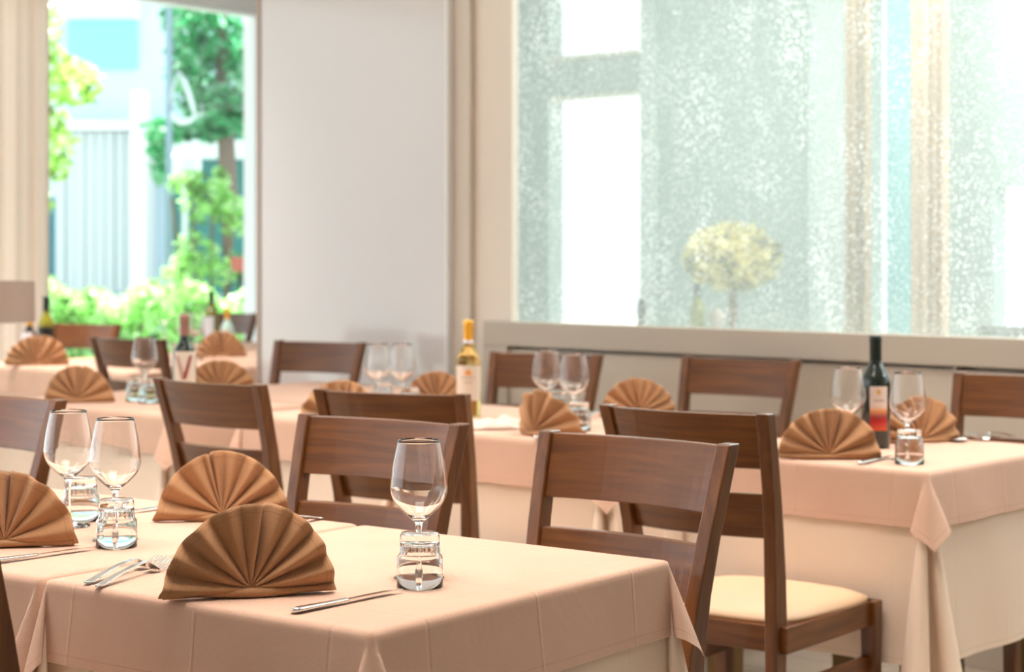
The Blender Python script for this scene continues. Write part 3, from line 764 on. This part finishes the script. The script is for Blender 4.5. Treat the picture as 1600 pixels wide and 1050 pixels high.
wglass(257, 8.05, 'upside down wine glass with its foot upward before the hedge', True)
tumb(196, 8.25, 'far upturned tumbler in front of the hedge'); wglass(305, 9.2, 'faint far wine glass left of the olive bottle')
wglass(290, 9.3, 'faint far wine glass just behind the V labelled bottle neck')

def napkin(px, Y, R, yaw, label, seed=0, tall=1.0, n=9, curl=.5, split=.52, z0=.7512, m=M_nap):
    rnd = random.Random(seed); mb = MB(); NT = 200; NR = 22; vs = []; uv = []; ed = []
    wob = [rnd.uniform(-.25, .25) for _ in range(n + 1)]; am = [rnd.uniform(.75, 1.25) for _ in range(n + 1)]
    lo = -.045
    for i in range(NT + 1):
        f = i / NT; th = PI * f
        # pleat phase with uneven widths
        ph = f * n + .35 * math.sin(f * 7 + seed) * .6
        k = min(max(int(ph), 0), n)
        l1 = abs(math.sin(PI * ph)) ** .8 * am[k]; l2 = (.5 - .5 * math.cos(2 * PI * ph)) * am[k] * .62 + .1
        q = f - split; step = (1 / (1 + math.exp(-q / .004))) * math.exp(-max(q, 0) / .13)
        sp = math.exp(-(q / .010) ** 2)
        Rr = R * (1 + .02 * math.sin(f * 9 + seed * 1.7) + .035 * (f - .5) + .05 * math.exp(-(f / .03) ** 2) + .03 * math.exp(-((1 - f) / .04) ** 2)) * (1 - .012 * (1 - abs(math.sin(PI * ph)))) * (1 - .05 * sp)
        for j in range(NR + 1):
            g = j / NR; r = Rr * g
            x = -r * math.cos(th); z = r * math.sin(th) * tall
            lobe = l1 * (1 - g ** 1.5) + l2 * g ** 1.5
            d = -(.003 + .026 * g ** .9) * lobe + step * .024 * g ** .8 + sp * .02 * g + .10 * z
            d += curl * x * x / max(R, .01) * .5
            zz = .010 * (1 - g) ** 1.5 + z + .0035 * (1 if z < .004 else 0) * 0 + .002
            vs.append((x, d, zz)); uv.append((x, z)); ed.append((Rr - r, 0))
    fs = []
    W = NR + 1
    for i in range(NT):
        for j in range(NR): a = i * W + j; fs.append((a, a + W, a + W + 1, a + 1))
    mb.add(vs, fs)
    # rolled base fold running along the foot of the fan, and rear support flap
    b0 = len(mb.v); rings = []
    for k in range(25):
        s = k / 24 * 2 - 1; x = s * R * .99; y = curl * x * x / R * .5
        rr = .0055 + .0015 * math.sin(5 * s + seed)
        rings.append([(x, y - .004 + rr * 1.5 * math.cos(a * PI / 4), .0062 + rr * math.sin(a * PI / 4)) for a in range(8)])
    mb.loft(rings); 
    mb.add([(-R * .55, curl * R * .15, .001), (R * .55, curl * R * .15, .001), (R * .45, .055, .001), (-R * .45, .055, .001), (0, .012, R * .55 * tall)],
           [(0, 3, 4), (3, 2, 4), (2, 1, 4)])
    for v in mb.v[b0:]: uv.append((v[0], v[2] + v[1])); ed.append((.05, 0))
    p = PX(px, Y, z0)
    o = mb.build('napkin', m, None, smooth=True, uv={'UVMap': uv, 'edge': ed}, loc=p, rz=yaw, solid=.0016)
    o.modifiers['s'].offset = 0
    return tag(o, label, 'napkin', 'bronze napkins folded into fans')
napkin(391, 2.665, .124, .28, 'sharp bronze fan napkin nearest the camera, beside the forks', 1, 1.06, 9, .25, .56)
napkin(347, 3.43, .124, .22, 'second largest bronze fan napkin, directly behind the nearest one', 2, 1.0, 8, .3, .44)
napkin(8, 3.12, .112, .05, 'bronze fan napkin cut by the left edge, beside the wine glasses', 3, 1.12, 8, .4, .5)
napkin(1295, 4.47, .122, .0, 'bronze fan napkin left of the red wine bottle', 4, 1.0, 8, .3, .6)
napkin(1440, 4.86, .118, .35, 'bronze fan napkin behind the tumbler, right of the red bottle', 5, 1.0, 8, .3, .4)
napkin(836, 5.04, .112, -.75, 'turned bronze fan napkin beside the pale crumpled cloth', 6, 1.1, 7, 1.4, .38)
napkin(997, 5.66, .116, .2, 'bronze fan napkin on the middle table, below the wall-side chair gap', 7, 1.0, 9, .3, .42)
napkin(530, 5.52, .12, .45, 'bronze fan napkin rising behind the centre chairs, left of the paired glasses', 8, 1.0, 8, .3, .55)
napkin(680, 6.05, .11, .15, 'bronze fan napkin immediately left of the white wine bottle', 9, 1.0, 9, .3, .5)
napkin(122, 6.2, .115, .1, 'bronze fan napkin at left above the greyish lit chair', 10, 1.05, 8, .3, .53)
napkin(343, 6.60, .12, .15, 'lower fan napkin right of the V labelled bottle, cut by the chair rail', 11, 1.0, 9, .3, .5)
napkin(57, 8.3, .14, .1, 'far left fan napkin beneath the lampshade and olive bottle', 12, .95, 10, .3, .52)
napkin(345, 9.02, .12, .1, 'farthest fan napkin, right of the V labelled bottle neck', 13, 1.0, 10, .3, .5)

# crumpled pale cloth next to the turned fan
mb = MB(); vs = []; uv = []; nn = 30
for j in range(nn + 1):
    for i in range(nn + 1):
        a = i / nn * 2 - 1; b = j / nn * 2 - 1; q = 1 - max(abs(a), abs(b)) ** 4
        z = .003 + q * (.020 + .010 * math.sin(4 * a + 2 * b) * math.cos(3 * b) + .005 * math.sin(9 * a - 5 * b))
        vs.append((a * .085 * (1 + .1 * math.sin(3 * b)), b * .06 * (1 + .12 * math.cos(4 * a)), z)); uv.append((a * .08, b * .06))
mb.add(vs, [(j * 31 + i, j * 31 + i + 1, (j + 1) * 31 + i + 1, (j + 1) * 31 + i) for j in range(nn) for i in range(nn)])
o = mb.build('crumpled_cloth', M_pale, None, smooth=True, uv={'UVMap': uv, 'edge': [(.05, 0)] * len(uv)}, loc=PX(775, 5.28, .7515), rz=.1, solid=.002)
tag(o, 'pale crumpled cloth lying flat at the foot of the white wine bottle', 'cloth')

# ---------------------------------------------------------------- cutlery
def strip(mb, segs, th=.0016):
    """segs: list of (s, x0, x1, z)"""
    rings = [[(x0, s, z), (x1, s, z), (x1, s, z + th), (x0, s, z + th)] for (s, x0, x1, z) in segs]
    mb.loft(rings)
def zf(s):   # side profile of a fork or spoon 0.2 m long, handle at s=0
    if s < .03: return .0015 + .004 * (s / .03) ** 2
    if s < .13: return .0055 + .012 * math.sin((s - .03) / .10 * PI / 2)
    if s < .160: return .0175 - .0155 * math.sin((s - .13) / .03 * PI / 2) ** 1.5
    return .002 + .010 * ((s - .160) / .042) ** 1.5
def hw(s):
    if s < .012: return .004 + .004 * math.sin(s / .012 * PI / 2)
    if s < .13: return .008 - .0045 * ((s - .012) / .118) ** .8
    return .0035
def fork(label, a, b, dz=0):
    t = thing('fork', label, 'fork', V(a.x, a.y, .7512 + dz), 0, 'stainless forks'); d = b - a
    t.rotation_euler = (0, 0, math.atan2(-d.x, d.y))
    mb = MB(); strip(mb, [(.2 * k / 40 * .665, -hw(.2 * k / 40 * .665), hw(.2 * k / 40 * .665), zf(.2 * k / 40 * .665)) for k in range(41)], .0022)
    mb.build('handle', M_metal, t, bevel=.0008)
    mb = MB(); sg = []
    for k in range(9):
        s = .133 + .024 * k / 8; h = .0035 + .0085 * math.sin(min(1, k / 6) * PI / 2); sg.append((s, -h, h, zf(s)))
    strip(mb, sg, .0018)
    for q in range(4):
        x = -.0105 + q * .007; strip(mb, [(.156 + .046 * k / 8, x - .0016, x + .0016 - .0008 * k / 8, zf(.156 + .046 * k / 8)) for k in range(9)], .0016)
    mb.build('tines', M_metal, t, bevel=.0005); return t
def spoon(label, a, b):
    t = thing('spoon', label, 'spoon', V(a.x, a.y, .7512), 0, 'stainless spoons'); d = b - a
    t.rotation_euler = (0, 0, math.atan2(-d.x, d.y))
    mb = MB(); strip(mb, [(.145 * k / 40, -hw(.145 * k / 40 * .9), hw(.145 * k / 40 * .9), zf(.145 * k / 40 * .9)) for k in range(41)], .0022)
    mb.build('handle', M_metal, t, bevel=.0008)
    mb = MB(); vs = [(0, .17, .0015)]; fs = []
    for r in range(1, 6):
        for k in range(20):
            an = 2 * PI * k / 20; vs.append((.018 * r / 5 * math.cos(an), .17 + .028 * r / 5 * math.sin(an), .0015 + .008 * (r / 5) ** 2))
    for k in range(20): fs.append((0, 1 + k, 1 + (k + 1) % 20))
    for r in range(4):
        for k in range(20): a_ = 1 + r * 20; fs.append((a_ + k, a_ + 20 + k, a_ + 20 + (k + 1) % 20, a_ + (k + 1) % 20))
    mb.add(vs, fs); mb.build('spoon_bowl', M_metal, t, smooth=True, solid=.001); return t
def knife(label, a, b):
    t = thing('knife', label, 'knife', V(a.x, a.y, .7512), 0, 'stainless table knives'); d = b - a
    t.rotation_euler = (0, 0, math.atan2(-d.x, d.y))
    rings = []
    for k in range(31):
        s = .105 * k / 30; h = .0065 + .0025 * math.sin(min(s / .012, 1) * PI / 2) - .0025 * (s / .105); th = .0033 + .0008 * math.cos(s / .105 * PI)
        if k == 0: h *= .5
        rings.append([(h * math.cos(q * PI / 5), s, .004 + th * math.sin(q * PI / 5)) for q in range(10)])
    mb = MB(); mb.loft(rings); mb.build('handle', M_metal, t, smooth=True)
    mb = MB(); rings = []
    for k in range(25):
        s = .104 + .112 * k / 24; f = k / 24
        x0 = -.0055 - .0025 * math.sin(f * PI) ; x1 = .0055 + .001 * f
        if f > .7: x0 = x0 + (x1 - x0 - .001) * ((f - .7) / .3) ** 2
        rings.append([(x0, s, .0035), (x1, s, .0032), (x1, s, .0052), (x0, s, .0040)])
    mb.loft(rings); mb.build('blade', M_metal, t, bevel=.0003); return t
fork('front fork of the pair left of the nearest fan napkin', V(-.612, 2.735, 0), V(-.534, 2.925, 0))
fork('rear fork of the pair left of the nearest fan napkin', V(-.634, 2.762, 0), V(-.555, 2.955, 0), .0)
knife('knife lying right of the nearest fan napkin', P(457, 960), P(621, 926))
knife('knife at the left edge in front of the cut-off napkin', V(-.84, 2.934, 0), V(-.699, 3.096, 0))
knife('knife partly hidden behind the second fan napkin, near the tumblers', V(-.60, 3.705, 0), V(-.722, 3.53, 0))
fork('fork with its handle end showing right of the second fan napkin', V(-.352, 3.455, 0), V(-.466, 3.291, 0))
fork('second fork end showing right of the second fan napkin', V(-.378, 3.470, 0), V(-.492, 3.306, 0))
knife('knife in front of the red wine bottle', P(1342, 727), P(1402, 713))
spoon('spoon at the far right of the right table', V(1.31, 4.99, 0), V(1.165, 4.87, 0))
fork('fork beyond the spoon on the right table', V(1.36, 5.03, 0), V(1.235, 4.90, 0))
knife('small knife end showing below the turned fan napkin', V(.06, 4.96, 0), V(.18, 5.11, 0))
fork('blurred fork left of the domed napkin on the middle table', V(.22, 5.60, 0), V(.31, 5.76, 0))
knife('steel blade tip poking out under the nearest fan napkin', P(262, 938.5) + V(.214, .07, 0), P(262, 938.5))

# ---------------------------------------------------------------- bottles
def arc_patch(mb, r, z0, z1, a0, a1, n=14):
    vs = []; fs = []
    for i in range(n + 1):
        a = -PI / 2 + a0 + (a1 - a0) * i / n
        for z in (z0, z1): vs.append((r * math.cos(a), r * math.sin(a), z))
    for i in range(n): fs.append((2 * i, 2 * i + 2, 2 * i + 3, 2 * i + 1))
    mb.add(vs, fs); return mb
def bottle(px, Y, label, glass, caps, H=.30, r=.0375, shoulder=.66, group=None, z=.7512):
    t = thing('wine_bottle', label, 'bottle', PX(px, Y, z), 0, group)
    sh = H * shoulder
    prof = [(0, .012), (r * .6, .003), (r * .92, 0), (r, .006), (r, sh - .03)]
    for k in range(1, 9):
        f = k / 8; prof.append((.0145 + (r - .0145) * (.5 + .5 * math.cos(f * PI)) ** .85, sh - .03 + .06 * f))
    prof += [(.0142, H - .06), (.0142, H - .008), (.0138, H - .002), (0, H - .002)]
    MB().lathe(prof, 40).build('bottle_body', glass, t, smooth=True)
    MB().lathe([(.0149, H - .068), (.0152, H - .066), (.0152, H - .018), (.0160, H - .016), (.0160, H - .004), (.0148, H), (0, H)], 32).build('capsule', caps, t, smooth=True)
    return t
b = bottle(1368, 4.74, 'dark red wine bottle with orange-red label on the right table', M_green, M_caps_d, .286, .0375, .68)
ml = mat('sunset_label', (.8, .6, .5), .5); uvn = N(ml, 'ShaderNodeTexCoord'); sx = N(ml, 'ShaderNodeSeparateXYZ'); L(ml, uvn.outputs['Object'], sx.inputs[0])
mr = N(ml, 'ShaderNodeMapRange'); mr.inputs[1].default_value = .048; mr.inputs[2].default_value = .158; L(ml, sx.outputs[2], mr.inputs[0])
rp = ramp(ml, mr.outputs[0], [(0, (.62, .10, .03)), (.10, (.55, .05, .03)), (.22, (.42, .01, .01)), (.30, (.30, .05, .05)), (.40, (.62, .22, .10)), (.47, (.80, .42, .20)), (.53, (.72, .60, .55)), (1, (.76, .64, .58))]); L(ml, rp.outputs[0], bsdf(ml).inputs['Base Color'])
lb = arc_patch(MB(), .0379, .046, .158, -.60 + .02, .68).build('label', ml, b, smooth=True)
mb = MB(); arc_patch(mb, .0381, .138, .150, -.10, .16); mb.build('emblem', mat('gold_ink', (.65, .42, .08), .4), lb)
mb = MB()
for k in range(7): arc_patch(mb, .0381, .120, .1245, -.28 + .10 * k, -.28 + .10 * k + .07, 2)
mb.build('lettering', M_ink, lb)
b = bottle(732, 5.64, 'white wine bottle with gold capsule beside the blurred napkins', M_wine, M_caps_y, .294, .0375, .66)
lb = arc_patch(MB(), .0381, .052, .158, -1.25, 1.25).build('label', M_lab, b, smooth=True)
mb = MB(); arc_patch(mb, .0383, .128, .140, -.25, .25); arc_patch(mb, .0383, .140, .146, -.12, .12); mb.build('emblem', M_org, lb)
mb = MB(); arc_patch(mb, .0383, .120, .1225, -.55, .55); arc_patch(mb, .0383, .106, .1085, -.35, .35); mb.build('lettering', M_ink, lb)
mb = MB(); mb.lathe([(.0152, .224), (.0156, .2245), (.0156, .233), (.0152, .2335)], 24); mb.build('neck_band', M_lab2, b)
b = bottle(288, 5.94, 'dark wine bottle whose cream label bears a red V', M_green, M_caps_b, .302, .038, .66)
lb = arc_patch(MB(), .0385, .03, .185, -.78, 1.35).build('label', M_lab, b, smooth=True)
mb = MB()
for (x0, x1) in ((-.52, .10), (.68, .12)):
    vs = []; 
    for k in range(9):
        f = k / 8; a = -PI / 2 + x0 + (x1 - x0) * f + .05; z = .172 - .075 * f
        for da in (-.15, .15): vs.append((.0389 * math.cos(a + da), .0389 * math.sin(a + da), z))
    mb.add(vs, [(2 * k, 2 * k + 1, 2 * k + 3, 2 * k + 2) for k in range(8)])
mb.build('lettering', M_red, lb)
b = bottle(330, 9.98, 'far olive wine bottle with pale label at the window', M_olive, M_caps_d, .302, .0375, .66)
arc_patch(MB(), .038, .03, .165, -1.3, .55).build('label', M_lab2, b, smooth=True)
b = bottle(355, 9.85, 'small pale green bottle with orange cap beside the far olive bottle', M_pgreen, M_caps_y, .21, .036, .6)
arc_patch(MB(), .0366, .02, .10, -.9, .9).build('label', mat('pale_label', (.8, .85, .85), .6), b, smooth=True)
b = bottle(72, 8.62, 'olive wine bottle behind the far left napkin, by the lampshade', M_olive, M_caps_d, .302, .0375, .66)
arc_patch(MB(), .038, .02, .16, -1.4, 1.4).build('label', M_blk, b, smooth=True)
b = bottle(46, 8.75, 'short dark bottle with a blue-white band under the lampshade', M_blk, M_caps_y, .23, .042, .55)
arc_patch(MB(), .0426, .05, .13, -.8, .6).build('label', M_lab2, b, smooth=True)
# dark vessels behind the bubbled glass
p = on_shelf(1090); b = bottle(1090, p.y, 'small dark green bottle seen through the bubbled glass', M_olive, M_caps_d, .2, .03, .6, z=.9305)
for (px_, r_, h_, lab) in ((1120, .035, .10, 'pale squat jar behind the bubbled glass, right of the small bottle'), (1002, .02, .14, 'slim dark pepper mill behind the bubbled glass by the white opening')):
    p = on_shelf(px_); mb = MB(); mb.lathe([(0, 0), (r_, 0), (r_ * .7, h_ * .45), (r_ * .95, h_ * .6), (r_ * .7, h_ * .9), (r_ * .3, h_), (0, h_)], 20)
    o = mb.build('jar' if r_ > .03 else 'pepper_mill', M_shade if r_ > .03 else M_blk, None, smooth=True, loc=(p.x, p.y, .9302)); tag(o, lab, 'jar' if r_ > .03 else 'mill')
def stone_tray(px0, px1, h, lab):
    a = on_shelf(px0); b = on_shelf(px1); d = (b - a)
    t = thing('pebble_tray', lab, 'tray', a, math.atan2(d.y, d.x), 'pebble trays behind the bubbled glass')
    mb = MB(); mb.box(0, d.length, -.04, .04, .0, .012); mb.build('tray', M_blk, t)
    mb = MB()
    x = .012
    while x < d.length - .012:
        for y in (-.025, 0, .025):
            for lv in range(max(1, int(h / .02))):
                r = random.uniform(.009, .013); c = (x + random.uniform(-.004, .004), y, .012 + r + lv * .018)
                vs = []; fs = []
                for i_ in range(1, 4):
                    for k in range(7): vs.append((c[0] + r * math.sin(PI * i_ / 4) * math.cos(2 * PI * k / 7), c[1] + r * math.sin(PI * i_ / 4) * math.sin(2 * PI * k / 7), c[2] + r * .8 * math.cos(PI * i_ / 4)))
                for i_ in range(2):
                    for k in range(7): fs.append((i_ * 7 + k, (i_ + 1) * 7 + k, (i_ + 1) * 7 + (k + 1) % 7, i_ * 7 + (k + 1) % 7))
                fs.append(tuple(range(7))); fs.append(tuple(range(20, 13, -1)))
                mb.add(vs, fs)
        x += .021
    o = mb.build('pebbles', mat('dark_pebble', (.14, .11, .10), .4), t, smooth=True); o['kind'] = 'stuff'
stone_tray(1352, 1480, .02, 'low tray of dark pebbles behind the glass above the red bottle')
stone_tray(1532, 1640, .06, 'taller heap of dark pebbles behind the glass at the right edge')

# lamp with a linen drum shade at the far left
t = thing('floor_lamp', 'floor lamp with linen drum shade at the left edge', 'lamp', PX(-32, 6.4, 0))
zb = zy(503, 6.4); zt = zy(440, 6.4)
mb = MB(); mb.lathe([(.186, zb), (.185, zt), (.183, zt), (.184, zb), (.186, zb)], 64); mb.build('lamp_shade', M_shade, t, smooth=False)
mb = MB(); mb.tube([(0, 0, .02), (0, 0, zt - .02)], .01); mb.build('pole', M_blk, t)
mb = MB(); mb.lathe([(0, 0), (.13, 0), (.13, .015), (.02, .025), (0, .025)], 32); mb.build('base', M_blk, t)
mb = MB()
for k in range(3): a = 2 * PI * k / 3; mb.tube([(0, 0, zt - .03), (.183 * math.cos(a), .183 * math.sin(a), zt - .02)], .002, 6)
mb.build('shade_ring', M_blk, t)
